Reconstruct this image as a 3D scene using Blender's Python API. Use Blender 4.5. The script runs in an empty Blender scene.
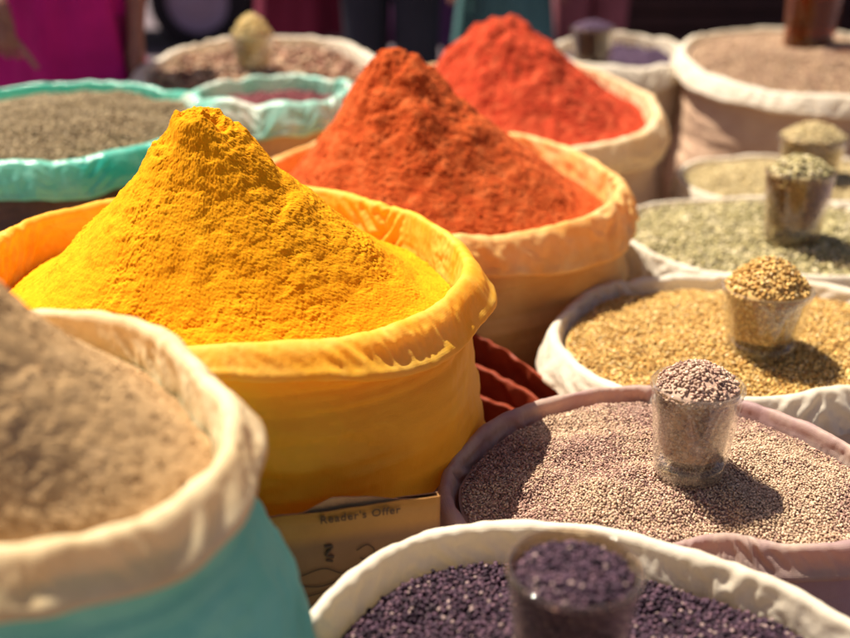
import bpy, bmesh, math, random
import numpy as np
from mathutils import Vector, Matrix
random.seed(7)
RNG = np.random.default_rng(11)
PI = math.pi
SC = bpy.context.scene
COL = SC.collection

# ------------------------------------------------------------------ noise (vectorised gradient noise)
_P = RNG.permutation(512).astype(np.int64)
_P = np.concatenate([_P, _P, _P])
_G = RNG.normal(size=(512, 3)); _G /= np.linalg.norm(_G, axis=1)[:, None]
def perlin(x, y, z=0.0):
    x, y, z = np.broadcast_arrays(np.asarray(x, float), np.asarray(y, float), np.asarray(z, float))
    xi = np.floor(x).astype(np.int64); yi = np.floor(y).astype(np.int64); zi = np.floor(z).astype(np.int64)
    xf, yf, zf = x-xi, y-yi, z-zi
    f = lambda t: t*t*t*(t*(t*6-15)+10)
    u, v, w = f(xf), f(yf), f(zf)
    def g(dx, dy, dz):
        h = _P[(_P[(_P[(xi+dx) & 511] + yi+dy) & 511] + zi+dz) & 511]
        gr = _G[h]
        return gr[..., 0]*(xf-dx) + gr[..., 1]*(yf-dy) + gr[..., 2]*(zf-dz)
    l = lambda a, b, t: a + t*(b-a)
    return 1.6*l(l(l(g(0,0,0), g(1,0,0), u), l(g(0,1,0), g(1,1,0), u), v),
                 l(l(g(0,0,1), g(1,0,1), u), l(g(0,1,1), g(1,1,1), u), v), w)
def fbm(x, y, z=0.0, o=4):
    s = 0; a = 1.0; k = 1.0
    for i in range(o):
        s = s + a*perlin(x*k+17.3*i, y*k-9.1*i, np.asarray(z)*k+3.7*i); a *= .5; k *= 2.03
    return s
def tri(x): return 2*np.abs(2*(x-np.floor(x+.5)))-1
def crumple(x, y, z, k=1.0, seed=0, n=6):
    """folded-paper relief: warped triangle waves in several directions, in [-1,1] or so"""
    rg = np.random.default_rng(seed); s = 0
    for i in range(n):
        d = rg.normal(size=3); d /= np.linalg.norm(d)
        fr = k*rg.uniform(.7, 1.8)
        w = perlin(x*k*.8+11*i+seed, y*k*.8, z*k*.8)*1.1
        m = np.clip(.55+.9*perlin(x*k*.55-7*i, y*k*.55+seed, z*k*.55), 0, 1.2)
        s = s + tri(fr*(x*d[0]+y*d[1]+z*d[2]) + w + rg.random())*m/(fr/k)
    return s/n*1.6

# ------------------------------------------------------------------ object helpers
def tag(o, label=None, cat=None, group=None, kind=None):
    if label: o['label'] = label
    if cat: o['category'] = cat
    if group: o['group'] = group
    if kind: o['kind'] = kind
    return o
def empty(name, loc=(0,0,0), rz=0.0, label=None, cat=None, group=None):
    o = bpy.data.objects.new(name, None); COL.objects.link(o)
    o.location = loc; o.rotation_euler = (0, 0, rz); o.empty_display_size = .05
    return tag(o, label, cat, group)
def link(name, me, mat, parent=None):
    o = bpy.data.objects.new(name, me); COL.objects.link(o)
    if mat is not None and len(me.materials) == 0: me.materials.append(mat)
    if parent is not None: o.parent = parent
    return o
def np_mesh(name, V, F, smooth=True, uv=None, tint=None):
    """V (n,3); F (m,k) all the same k"""
    V = np.asarray(V, np.float32); F = np.asarray(F, np.int32)
    me = bpy.data.meshes.new(name)
    k = F.shape[1]
    me.vertices.add(len(V)); me.vertices.foreach_set('co', V.ravel())
    me.loops.add(F.size); me.loops.foreach_set('vertex_index', F.ravel())
    me.polygons.add(len(F)); me.polygons.foreach_set('loop_start', np.arange(0, F.size, k, dtype=np.int32))
    me.polygons.foreach_set('loop_total', np.full(len(F), k, np.int32))
    me.polygons.foreach_set('use_smooth', np.full(len(F), smooth, bool))
    me.update(calc_edges=True)
    if uv is not None:
        l = me.uv_layers.new(name='UVMap'); l.data.foreach_set('uv', np.asarray(uv, np.float32)[F.ravel()].ravel())
    if tint is not None:
        a = me.color_attributes.new('tint', 'FLOAT_COLOR', 'POINT')
        t = np.ones((len(V), 4), np.float32); t[:, :3] = tint
        a.data.foreach_set('color', t.ravel())
    return me
def grid_faces(nu, nv, wrap_v=True):
    """rows u=0..nu-1, columns v=0..nv-1 (wrapping)"""
    u = np.arange(nu-1)[:, None]; v = np.arange(nv if wrap_v else nv-1)[None, :]
    v2 = (v+1) % nv
    a = u*nv+v; b = u*nv+v2; c = (u+1)*nv+v2; d = (u+1)*nv+v
    return np.stack([a, b, c, d], -1).reshape(-1, 4)
def bm_mesh(name, bm, smooth=False):
    me = bpy.data.meshes.new(name); bm.to_mesh(me); bm.free()
    for p in me.polygons: p.use_smooth = smooth
    return me
def add_box(bm, c, s, rot=None, bev=0.0):
    r = bmesh.ops.create_cube(bm, size=1.0); vs = r['verts']
    M = Matrix.Translation(c) @ (rot.to_4x4() if rot else Matrix()) @ Matrix.Diagonal((*s, 1))
    bmesh.ops.transform(bm, matrix=M, verts=vs)
    if bev:
        es = list({e for v in vs for e in v.link_edges})
        bmesh.ops.bevel(bm, geom=es, offset=bev, segments=2, affect='EDGES', clamp_overlap=True)
def lathe(prof, n=64, flute=None, cap=True):
    """prof list of (r,z). returns V,F quads; open ends are closed by tiny radii"""
    th = np.linspace(0, 2*PI, n, endpoint=False); V = []
    for i, (r, z) in enumerate(prof):
        rr = np.full(n, max(r, 1e-4))
        if flute is not None: rr = rr*(1+flute[i]*np.cos(th*flute[-1]))
        V.append(np.stack([rr*np.cos(th), rr*np.sin(th), np.full(n, z)], -1))
    return np.concatenate(V), grid_faces(len(prof), n)
def spline(pts, n):
    """Catmull-Rom through 2-D points"""
    P = np.asarray(pts, float); P = np.vstack([2*P[0]-P[1], P, 2*P[-1]-P[-2]])
    m = len(P)-3; t = np.linspace(0, m-1e-6, n); i = t.astype(int); f = (t-i)[:, None]
    a, b, c, d = P[i], P[i+1], P[i+2], P[i+3]
    return .5*((2*b)+(c-a)*f+(2*a-5*b+4*c-d)*f*f+(3*b-a-3*c+d)*f**3)
def periodic(vals, th):
    """smooth periodic interpolation of equally spaced radii"""
    v = np.asarray(vals, float); n = len(v); c = np.fft.rfft(v)/n; s = np.full_like(th, c[0].real)
    for k in range(1, len(c)):
        w = 1.0 if (n % 2 == 0 and k == len(c)-1) else 2.0
        s = s + w*(c[k].real*np.cos(k*th) - c[k].imag*np.sin(k*th))*(1.0-.25*(k == len(c)-1))
    return s

# ------------------------------------------------------------------ materials
def new_mat(name):
    m = bpy.data.materials.new(name); m.use_nodes = True
    nt = m.node_tree; nt.nodes.clear()
    return m, nt, nt.nodes.new, nt.links.new
def ramp(nt, fac, stops):
    r = nt.nodes.new('ShaderNodeValToRGB'); el = r.color_ramp.elements
    while len(el) < len(stops): el.new(.5)
    for e, (p, c) in zip(el, stops): e.position = p; e.color = (*c, 1)
    nt.links.new(fac, r.inputs[0]); return r.outputs[0]
def noise(nt, vec, scale, detail=4, rough=.55, dist=0):
    n = nt.nodes.new('ShaderNodeTexNoise'); n.inputs['Scale'].default_value = scale
    n.inputs['Detail'].default_value = detail; n.inputs['Roughness'].default_value = rough; n.inputs['Distortion'].default_value = dist
    nt.links.new(vec, n.inputs['Vector']); return n.outputs['Fac']
def coords(nt): return nt.nodes.new('ShaderNodeTexCoord')
def bump(nt, h, strength, dist, normal=None):
    b = nt.nodes.new('ShaderNodeBump'); b.inputs['Strength'].default_value = strength; b.inputs['Distance'].default_value = dist
    nt.links.new(h, b.inputs['Height'])
    if normal: nt.links.new(normal, b.inputs['Normal'])
    return b.outputs['Normal']
def principled(nt, col=None, rough=.6, spec=.4, **kw):
    p = nt.nodes.new('ShaderNodeBsdfPrincipled')
    if isinstance(col, tuple): p.inputs['Base Color'].default_value = (*col, 1)
    elif col is not None: nt.links.new(col, p.inputs['Base Color'])
    p.inputs['Roughness'].default_value = rough; p.inputs['Specular IOR Level'].default_value = spec
    for k, v in kw.items(): p.inputs[k.replace('_', ' ')].default_value = v
    return p
def out(nt, sh):
    o = nt.nodes.new('ShaderNodeOutputMaterial'); nt.links.new(sh, o.inputs['Surface'])
def cloth(name, c1, c2, glow, trans=.3, rough=.55, spec=.3, weave=1.0, stain_shade=14, dust=None):
    """woven sack cloth, two stain colours; lets some light through"""
    m, nt, N, L = new_mat(name); tc = coords(nt); P = tc.outputs['Object']
    n1 = noise(nt, P, stain_shade, 5, .6, .6)
    col = ramp(nt, n1, [(.36, c1), (.62, c2)])
    if dust:                                                    # spilled powder caught inside and on top of the fold
        sp = N('ShaderNodeSeparateXYZ'); L(tc.outputs['UV'], sp.inputs[0])
        m1 = N('ShaderNodeMapRange'); m1.inputs['From Min'].default_value = .112; m1.inputs['From Max'].default_value = .074; m1.inputs['To Max'].default_value = .75; L(sp.outputs['Y'], m1.inputs[0])
        m2 = N('ShaderNodeMapRange'); m2.inputs['From Min'].default_value = .46; m2.inputs['From Max'].default_value = .66; L(noise(nt, P, 48, 6, .7, .4), m2.inputs[0])
        mu = N('ShaderNodeMath'); mu.operation = 'MULTIPLY'; L(m1.outputs[0], mu.inputs[0]); L(m2.outputs[0], mu.inputs[1])
        mc = N('ShaderNodeMix'); mc.data_type = 'RGBA'; mc.inputs[7].default_value = (*dust, 1); L(mu.outputs[0], mc.inputs[0]); L(col, mc.inputs[6]); col = mc.outputs[2]
    hb = noise(nt, P, 160, 3, .6)
    uv = tc.outputs['UV']
    w1 = N('ShaderNodeTexWave'); w1.bands_direction = 'X'; w1.inputs['Scale'].default_value = 200; w1.inputs['Distortion'].default_value = .6
    w2 = N('ShaderNodeTexWave'); w2.bands_direction = 'Y'; w2.inputs['Scale'].default_value = 200; w2.inputs['Distortion'].default_value = .6
    L(uv, w1.inputs['Vector']); L(uv, w2.inputs['Vector'])
    ad = N('ShaderNodeMath'); ad.operation = 'ADD'; L(w1.outputs['Fac'], ad.inputs[0]); L(w2.outputs['Fac'], ad.inputs[1])
    b = bump(nt, hb, .35, .0012); b = bump(nt, ad.outputs[0], .22*weave, .0005, b)
    p = principled(nt, col, rough, spec); L(b, p.inputs['Normal'])
    t = N('ShaderNodeBsdfTranslucent'); t.inputs['Color'].default_value = (*glow, 1); L(b, t.inputs['Normal'])
    mx = N('ShaderNodeMixShader'); mx.inputs[0].default_value = trans
    L(p.outputs[0], mx.inputs[1]); L(t.outputs[0], mx.inputs[2]); out(nt, mx.outputs[0]); return m
def powder(name, c1, c2, c3):
    m, nt, N, L = new_mat(name); P = coords(nt).outputs['Object']
    n1 = noise(nt, P, 55, 6, .7)
    col = ramp(nt, n1, [(.30, c1), (.5, c2), (.72, c3)])
    h = noise(nt, P, 420, 5, .7); h2 = noise(nt, P, 1400, 3, .6)
    b = bump(nt, h, .5, .0011); b = bump(nt, h2, .5, .0005, b)
    p = principled(nt, col, 1.0, .08); L(b, p.inputs['Normal']); out(nt, p.outputs[0]); return m
def tinted(name, rough=.6, spec=.18, scale=900):
    m, nt, N, L = new_mat(name)
    a = N('ShaderNodeAttribute'); a.attribute_name = 'tint'; a.attribute_type = 'GEOMETRY'
    P = coords(nt).outputs['Object']; n = noise(nt, P, scale, 3, .6)
    p = principled(nt, a.outputs['Color'], rough, spec); L(bump(nt, n, .5, .0006), p.inputs['Normal'])
    out(nt, p.outputs[0]); return m
def plain(name, c1, c2=None, scale=20, rough=.7, spec=.3, bmp=.3, bd=.003, **kw):
    m, nt, N, L = new_mat(name); P = coords(nt).outputs['Object']
    n = noise(nt, P, scale, 5, .6)
    col = ramp(nt, n, [(.35, c1), (.65, c2 or tuple(.75*x for x in c1))])
    p = principled(nt, col, rough, spec, **kw); L(bump(nt, noise(nt, P, scale*4, 4), bmp, bd), p.inputs['Normal'])
    out(nt, p.outputs[0]); return m
def packed(name, cols, scale):
    """seeds pressed against the inside of a glass"""
    m, nt, N, L = new_mat(name); P = coords(nt).outputs['Object']
    v = N('ShaderNodeTexVoronoi'); v.inputs['Scale'].default_value = scale; L(P, v.inputs['Vector'])
    sep = N('ShaderNodeSeparateColor'); L(v.outputs['Color'], sep.inputs[0])
    n = len(cols); col = ramp(nt, sep.outputs[0], [((i+.5)/n, c) for i, c in enumerate(cols)])
    inv = N('ShaderNodeMath'); inv.operation = 'SUBTRACT'; inv.inputs[0].default_value = 1; L(v.outputs['Distance'], inv.inputs[1])
    p = principled(nt, col, .6, .3); L(bump(nt, inv.outputs[0], 1.0, .9/scale), p.inputs['Normal']); out(nt, p.outputs[0]); return m
def glass_mat(name, col, rough=.03, film=(.72, .62, .50), dust=.004):
    """thin glass wall: mirror-like at a glancing angle, clear face on, a little dusty, bright edges painted with a pale film"""
    m, nt, N, L = new_mat(name); P = coords(nt).outputs['Object']
    tr = N('ShaderNodeBsdfTransparent'); tr.inputs[0].default_value = (*col, 1)
    gl = N('ShaderNodeBsdfGlossy'); gl.inputs['Roughness'].default_value = rough; gl.inputs['Color'].default_value = (1, 1, 1, 1)
    lw = N('ShaderNodeLayerWeight'); lw.inputs['Blend'].default_value = .5
    pw = N('ShaderNodeMath'); pw.operation = 'POWER'; pw.inputs[1].default_value = 2.6; L(lw.outputs['Facing'], pw.inputs[0])
    fm = N('ShaderNodeMath'); fm.operation = 'MULTIPLY_ADD'; fm.inputs[1].default_value = .9; fm.inputs[2].default_value = .04; L(pw.outputs[0], fm.inputs[0])
    mx = N('ShaderNodeMixShader'); L(fm.outputs[0], mx.inputs[0]); L(tr.outputs[0], mx.inputs[1]); L(gl.outputs[0], mx.inputs[2])
    df = N('ShaderNodeBsdfDiffuse'); df.inputs[0].default_value = (*film, 1)
    n = noise(nt, P, 45, 5, .65); mr = N('ShaderNodeMapRange'); mr.inputs['From Min'].default_value = .35; mr.inputs['From Max'].default_value = .8
    mr.inputs['To Min'].default_value = dust; mr.inputs['To Max'].default_value = dust+.02; L(n, mr.inputs[0])
    ed = N('ShaderNodeMath'); ed.operation = 'MULTIPLY_ADD'; ed.inputs[1].default_value = .10; L(pw.outputs[0], ed.inputs[0]); L(mr.outputs[0], ed.inputs[2])  # film thickens towards the edges, painting in their refracted brightness
    m2 = N('ShaderNodeMixShader'); L(ed.outputs[0], m2.inputs[0]); L(mx.outputs[0], m2.inputs[1]); L(df.outputs[0], m2.inputs[2]); out(nt, m2.outputs[0]); return m
def solid_glass(name, col):
    m, nt, N, L = new_mat(name); p = principled(nt, col, .02, .5, Transmission_Weight=1.0, IOR=1.5); out(nt, p.outputs[0]); return m

# ------------------------------------------------------------------ sacks
def relax(X, et, eu, iters=140, kb=.25, anchor=.012, rmin=None, sag=0.0, fix=2):
    """settle a sheet (rows, columns round the mouth, 3) that has more cloth than room: it buckles into folds.
    et, eu = surplus length round the mouth and along the fold"""
    X0 = X.copy(); rl = lambda A, k=1: np.roll(A, -k, axis=1)
    lt = np.linalg.norm(rl(X)-X, axis=2)*(1+et); lu = np.linalg.norm(X[1:]-X[:-1], axis=2)*(1+.5*(eu[1:]+eu[:-1]))
    ld = np.sqrt(.5*(lt[1:]**2+lt[:-1]**2)+lu**2); lb = (lt+rl(lt))*.975; lv = (lu[1:]+lu[:-1])*.975
    free = np.ones((X.shape[0], 1, 1)); free[:fix] = 0
    for it in range(iters):
        C = np.zeros_like(X); W = 0
        def add(A, B, L, k, one):
            d = B-A; n = np.linalg.norm(d, axis=2)+1e-9; e = (n-L)/n
            if one: e = np.minimum(e, 0)
            return (.5*k*e)[..., None]*d
        c = add(X, rl(X), lt, 1., False); C += c; C -= np.roll(c, 1, axis=1)
        c = add(X[:-1], X[1:], lu, 1., False); C[:-1] += c; C[1:] -= c
        c = add(X[:-1], rl(X)[1:], ld, .5, False); C[:-1] += c; C[1:] -= np.roll(c, 1, axis=1)
        c = add(rl(X)[:-1], X[1:], ld, .5, False); C[:-1] += np.roll(c, 1, axis=1); C[1:] -= c
        c = add(X, rl(X, 2), lb, kb, True); C += c; C -= np.roll(c, 2, axis=1)
        c = add(X[:-2], X[2:], lv, kb, True); C[:-2] += c; C[2:] -= c
        X = X+free*(.42*C+anchor*(X0-X)); X[..., 2] -= sag*free[..., 0]
        if rmin is not None:
            r = np.hypot(X[..., 0], X[..., 1]); f = np.maximum(rmin/np.maximum(r, 1e-6), 1.0); X[..., 0] *= f; X[..., 1] *= f
    return X
def upsample(X, ku, kt):
    nu, nt = X.shape[:2]
    def cr(a, b, c, d, f): return .5*((2*b)+(c-a)*f+(2*a-5*b+4*c-d)*f*f+(3*b-a-3*c+d)*f**3)
    t = np.arange(nt*kt)/kt; i = t.astype(int); f = (t-i)[None, :, None]
    X = cr(X[:, (i-1) % nt], X[:, i], X[:, (i+1) % nt], X[:, (i+2) % nt], f)
    t = np.linspace(0, nu-1-1e-6, (nu-1)*ku+1); i = t.astype(int); f = (t-i)[:, None, None]; k = lambda j: np.clip(j, 0, nu-1)
    return cr(X[k(i-1)], X[i], X[k(i+1)], X[k(i+2)], f)
def grid_normals(X):
    a = np.roll(X, -1, axis=1)-np.roll(X, 1, axis=1); b = np.gradient(X, axis=0); n = np.cross(a, b); return n/(np.linalg.norm(n, axis=2)[..., None]+1e-12)
class Sack: pass
def make_sack(label, c, rim, radii, m_body, m_cuff, w=1.0, drop=.040, tilt=(0,0), wave=.006, crum=.006, bulge=.02,
              seed=1, nt=520, group='open sacks of spices set out in rows', foot=.9, drops=None, part_label=None, creases=1.0, slack=1.0, lean=None, full=(.036, .032), res=(2, 3)):
    """c = centre on the ground; rim = height of the mouth; radii = 8 radii of the mouth, from +X turning to +Y"""
    root = empty('spice_sack', (c[0], c[1], 0), 0, label, 'sack', group)
    th = np.linspace(0, 2*PI, nt, endpoint=False)
    S = Sack(); S.c = c; S.seed = seed
    def R(t): return periodic(radii, t) + .004*fbm(np.cos(t)*1.7+seed, np.sin(t)*1.7, seed*.3, 3)
    def Z(t, r=None):
        r = R(t) if r is None else r
        return rim + tilt[0]*r*np.cos(t) + tilt[1]*r*np.sin(t) + wave*fbm(np.cos(t)*2.2-seed, np.sin(t)*2.2, seed*1.1, 3)
    S.R, S.Z = R, Z
    r0, z0 = R(th), Z(th)
    # cuff: inner wall, crest folded outward, hanging edge; surplus cloth buckles into folds
    ku, kt = res; nc = max(120, nt//kt); tc = np.linspace(0, 2*PI, nc, endpoint=False); rc, zc = R(tc), Z(tc)
    prof = spline([(-.012,-.085), (-.009,-.050), (-.005,-.022), (-.0018,-.006), (.0012,-.0003), (.0065,-.0006), (.0140,-.0034), (.0225,-.26*drop-.0055), (.0285,-.58*drop-.004),
                   (.0305,-.88*drop), (.0310,-drop), (.0300,-drop-.0012), (.0280,-drop*.93), (.0200,-drop*.80), (.0110,-drop*.74)], 400)
    ln = np.concatenate([[0], np.cumsum(np.linalg.norm(np.diff(prof*[w, 1], axis=0), axis=1))]); nu = int(np.clip(ln[-1]/.0046*(3/kt)**.5, 22, 46))
    lq = np.linspace(0, ln[-1], nu); prof = np.stack([np.interp(lq, ln, prof[:, 0]), np.interp(lq, ln, prof[:, 1])], -1); u = np.linspace(0, 1, nu)[:, None]
    dv = drop*(0.30*fbm(np.cos(tc)*1.5+seed*2, np.sin(tc)*1.5, 5.0, 2))
    if drops is not None: dv = dv + periodic(drops, tc)
    fat = 1+.25*fbm(np.cos(tc)*2.6, np.sin(tc)*2.6+seed, 2.0, 2)
    dr = prof[:, :1]*np.where(prof[:, :1] > 0, w*fat[None, :], 1.0)
    fall = np.clip((u-.5)/.3, 0, 1)
    dz = prof[:, 1:]*np.ones((1, nc)) - fall*np.clip(dv, -.6*drop, drop)[None, :]
    rr = rc[None, :]+dr; zz = zc[None, :]+dz; X = np.stack([rr*np.cos(tc), rr*np.sin(tc), zz], -1)
    N0 = grid_normals(X); rg = np.random.default_rng(seed+100)
    cr = crumple(X[..., 0], X[..., 1], X[..., 2], 20, seed+3)+.3*perlin(X[..., 0]*30+seed, X[..., 1]*30, X[..., 2]*30)
    X = X+N0*((.0022*cr+.00012*rg.normal(size=cr.shape))*np.clip(u*4-.3, 0, 1))[..., None]
    loc = np.clip(.55+2.6*perlin(np.cos(tc)*2.3+seed*3, np.sin(tc)*2.3, seed*.9), .05, 2.6)[None, :]
    patch = np.clip(1+1.9*perlin(X[..., 0]*9, X[..., 1]*9+seed, X[..., 2]*9), .2, 2)
    et = full[0]*creases*loc*patch*np.clip(u*3-.3, .1, 1); eu = full[1]*creases*loc*np.clip(1+1.4*perlin(np.cos(tc)*4+seed, np.sin(tc)*4, u*3), .1, 2)*np.clip(u*3-.3, .1, 1)
    X = relax(X, et, eu, kb=.50, iters=160, sag=.00004)
    X = upsample(X, ku, kt); nu, nk = X.shape[:2]
    X = X+grid_normals(X)*(.00022*crumple(X[..., 0], X[..., 1], X[..., 2], 60, seed+6))[..., None]
    uv = np.stack([np.broadcast_to(np.linspace(0, 2*PI, nk, endpoint=False)*rc.mean(), (nu, nk)), np.broadcast_to(np.linspace(0, lq[-1], nu)[:, None], (nu, nk))], -1).reshape(-1, 2)
    cu = link('rolled_rim', np_mesh('rolled_rim', X.reshape(-1, 3), grid_faces(nu, nk), True, uv), m_cuff, root)
    if part_label: cu['label'] = part_label
    # body
    r0, z0 = R(th), Z(th)
    nb = 70; v = (np.linspace(0, 1, nb)[:, None])**1.5
    top = z0 - drop*.80 - .002
    zz = top[None, :]*(1-v)
    shp = np.interp(v[:, 0], [0, .06, .2, .45, .75, .93, .98, 1], [.006*w, .010*w, .012*w+.45*bulge, .010*w+bulge, .006+.8*bulge, .1*bulge, -.02, -.05])[:, None]
    rr = (r0[None, :]*(1-v*(1-foot)))+shp+.006*np.clip(1-v*12, 0, 1)
    X = rr*np.cos(th); Y = rr*np.sin(th)
    rel = .012*fbm(X*4.2+seed, Y*4.2, zz*6.5, 2)
    if lean: rel = rel+lean[0]*np.clip(np.cos(th-lean[1]), 0, 1)**2*np.clip((v-.05)*8, 0, 1)/max(slack, 1)
    rel = slack*rel*np.clip(v*9-.42, .0, 1)*np.clip((1-v)*8, 0, 1)
    rr = rr+rel; kt = res[1]; st = slice(None, None, kt)
    X = np.stack([rr*np.cos(th), rr*np.sin(th), zz], -1)[:, st]; tb = th[st]; rs = rr[:, st]
    N0 = grid_normals(X); cr = crumple(X[..., 0]*.5, X[..., 1]*.5, X[..., 2]*1.6, 13, seed+9)
    X = X-N0*(.0025*cr*np.clip(v*12-.5, 0, 1))[..., None]
    ey = .030*slack*np.clip(.6+1.2*perlin(np.cos(tb)*2+seed, np.sin(tb)*2, v*5), .0, 1.6)*np.clip(1.3-v*1.6, 0, 1); ex = .012*slack*np.clip(.4+1.2*perlin(np.cos(tb)*3-seed, np.sin(tb)*3, v*4), 0, 1.5)*np.clip(1.2-v*1.6, 0, 1)
    X = relax(X, ex, ey, iters=110, kb=.3, anchor=.010, rmin=rs-.0025)
    X = upsample(X, 2, kt); nb, nk = X.shape[:2]; rr = np.hypot(X[..., 0], X[..., 1]); zz = X[..., 2]
    X = X-grid_normals(X)*(.0005*crumple(X[..., 0], X[..., 1], X[..., 2], 60, seed+7))[..., None]
    V = (X+np.array([0, 0, .002])).reshape(-1, 3); nt = nk; th = np.linspace(0, 2*PI, nk, endpoint=False)
    uv = np.stack([np.broadcast_to(th*r0.mean(), (nb, nt)), zz], -1).reshape(-1, 2)
    F = grid_faces(nb, nt)[:, ::-1]
    link('sack_body', np_mesh('sack_body', V, F, True, uv), m_body, root)
    S.root = root
    return S

def ico(sub):
    bm = bmesh.new(); bmesh.ops.create_icosphere(bm, subdivisions=sub, radius=1.0)
    V = np.array([v.co[:] for v in bm.verts]); F = np.array([[v.index for v in f.verts] for f in bm.faces]); bm.free(); return V, F
ICO = {1: ico(1), 2: ico(2)}
def blobs(P, size, nrm, sub=1, flat=.6, jit=0.0, lie=.45):
    """P (n,3) centres, size (n,3) half axes (first = long axis), nrm (n,3) ground normal"""
    B, F = ICO[sub]; n = len(P); m = len(B)
    up = nrm+lie*RNG.normal(size=(n, 3)); up /= np.linalg.norm(up, axis=1)[:, None]
    t = RNG.normal(size=(n, 3)); t -= up*(t*up).sum(1)[:, None]; t /= np.linalg.norm(t, axis=1)[:, None]
    s = np.cross(up, t)
    L = B[None]*(1+jit*RNG.normal(size=(n, m, 1))) if jit else np.broadcast_to(B[None], (n, m, 3))
    V = P[:, None]+(L[..., :1]*size[:, None, :1])*t[:, None]+(L[..., 1:2]*size[:, None, 1:2])*s[:, None]+(L[..., 2:]*size[:, None, 2:])*up[:, None]
    FF = F[None]+(np.arange(n)*m)[:, None, None]
    return V.reshape(-1, 3), FF.reshape(-1, 3), m
class Heap: pass
def make_field(S, inset, depth, peak, H, prof, extra=None):
    """height field z(x,y) of what fills a sack, coordinates relative to the sack centre"""
    h = Heap(); pk = np.array(peak, float)
    th = np.linspace(0, 2*PI, 721)[:-1]
    rb = S.R(th)-inset; B = np.stack([rb*np.cos(th), rb*np.sin(th)], -1)-pk
    ph = np.arctan2(B[:, 1], B[:, 0]); o = np.argsort(ph); ph = ph[o]; ds = np.hypot(B[:, 0], B[:, 1])[o]; ez = (S.Z(th)-depth)[o]
    ph = np.concatenate([ph-2*PI, ph, ph+2*PI]); ds = np.tile(ds, 3); ez = np.tile(ez, 3)
    em = ez.mean(); px, pz = zip(*prof)
    def sp(x, y):
        dx, dy = x-pk[0], y-pk[1]; a = np.arctan2(dy, dx); d = np.hypot(dx, dy)
        return d/np.interp(a, ph, ds), a
    def zf(x, y):
        x = np.asarray(x, float); y = np.asarray(y, float)
        s, a = sp(x, y); k = np.clip(s, 0, 1)**2
        z = em*(1-k)+np.interp(a, ph, ez)*k + H*np.interp(s, px, pz)
        if extra is not None: z = z+extra(x, y, s, a)*np.clip((1.02-s)*6, 0, 1)
        return z
    h.z = zf; h.s = sp; h.S = S; h.pk = pk
    h.bound = lambda a: np.interp(a, ph, ds)
    def nrm(x, y, e=.003):
        gx = (zf(x+e, y)-zf(x-e, y))/(2*e); gy = (zf(x, y+e)-zf(x, y-e))/(2*e)
        n = np.stack([-gx, -gy, np.ones_like(gx)], -1); return n/np.linalg.norm(n, axis=-1)[..., None]
    h.n = nrm
    h.world = lambda x, y: float(zf(np.array([x-S.c[0]]), np.array([y-S.c[1]]))[0])
    return h
def field_mesh(h, ns, na):
    a = np.linspace(-PI, PI, na, endpoint=False)[None, :]; s = np.linspace(.002, 1, ns)[:, None]
    d = s*h.bound(a); X = h.pk[0]+d*np.cos(a); Y = h.pk[1]+d*np.sin(a); Zz = h.z(X, Y)
    return X, Y, Zz, grid_faces(ns, na)
def powder_heap(name, label, h, mat, ns=260, na=760, crumbs=9000, csize=(.0009, .0042), mask=None, seed=0, k=1.0):
    X, Y, Z0, F = field_mesh(h, ns, na)
    N_ = h.n(X, Y)
    msk = np.ones_like(X) if mask is None else mask(X, Y)
    cl = np.clip(.6+1.2*fbm(X*25+seed, Y*25, Z0*25, 2), 0, 1.3)*msk              # clods gather in patches
    fine = k*(.0010*np.abs(fbm(X*60, Y*60, Z0*60+seed, 4))*(.3+msk)+cl*(.0014*np.abs(fbm(X*120, Y*120, Z0*120+seed, 2))+.0010*np.abs(fbm(X*270, Y*270, Z0*270, 2)))+.0004*fbm(X*520, Y*520, Z0*520, 2))
    V = np.stack([X, Y, Z0], -1)+N_*fine[..., None]
    Vs = [V.reshape(-1, 3)]; tri_f = np.concatenate([F[:, [0, 1, 2]], F[:, [0, 2, 3]]]); Fs = [tri_f]; off = len(Vs[0])
    if crumbs:
        n = crumbs*3
        a = RNG.uniform(-PI, PI, n); s = np.sqrt(RNG.random(n))*.985; d = s*h.bound(a)
        x = h.pk[0]+d*np.cos(a); y = h.pk[1]+d*np.sin(a)
        dens = np.clip(.5+.9*fbm(x*22+seed, y*22, 1.0, 3), .03, 1)
        if mask is not None: dens = dens*np.clip(mask(x, y), .04, 1)
        kp = RNG.random(n) < dens; x, y = x[kp][:crumbs], y[kp][:crumbs]; n = len(x)
        r = csize[0]+(csize[1]-csize[0])*RNG.random(n)**10
        z = h.z(x, y); nn = h.n(x, y)
        P = np.stack([x, y, z], -1)+nn*(-r*.15+.0010*k)[:, None]
        sz = r[:, None]*RNG.uniform(.7, 1.25, (n, 3))
        for big, sub in ((False, 1), (True, 2)):
            q = (r > .0019) == big
            if q.any():
                v, f, m = blobs(P[q], sz[q], nn[q], sub, jit=.22 if sub == 2 else .18, lie=1.0)
                Vs.append(v); Fs.append(f+off); off += len(v)
    V = np.concatenate(Vs)+np.array([h.S.c[0], h.S.c[1], 0]); base = np.array([h.S.c[0], h.S.c[1], float(h.z(0., 0.))-.05])
    o = link(name, np_mesh(name, V-base, np.concatenate(Fs)), mat); o.location = base
    return tag(o, label, 'spice powder')
def pick_tints(n, pal, w, x, y, var=.16, patch=None):
    pal = np.array(pal); w = np.array(w, float)
    if patch is None: idx = RNG.choice(len(pal), n, p=w/w.sum()); c = pal[idx]
    else:
        pal2, w2, fac = patch; pal2 = np.array(pal2); w2 = np.array(w2, float)
        i1 = RNG.choice(len(pal), n, p=w/w.sum()); i2 = RNG.choice(len(pal2), n, p=w2/w2.sum())
        c = np.where((RNG.random(n) < fac)[:, None], pal2[i2], pal[i1])
    return np.clip(c*(1+var*RNG.normal(size=(n, 1))), .004, .95)
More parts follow.
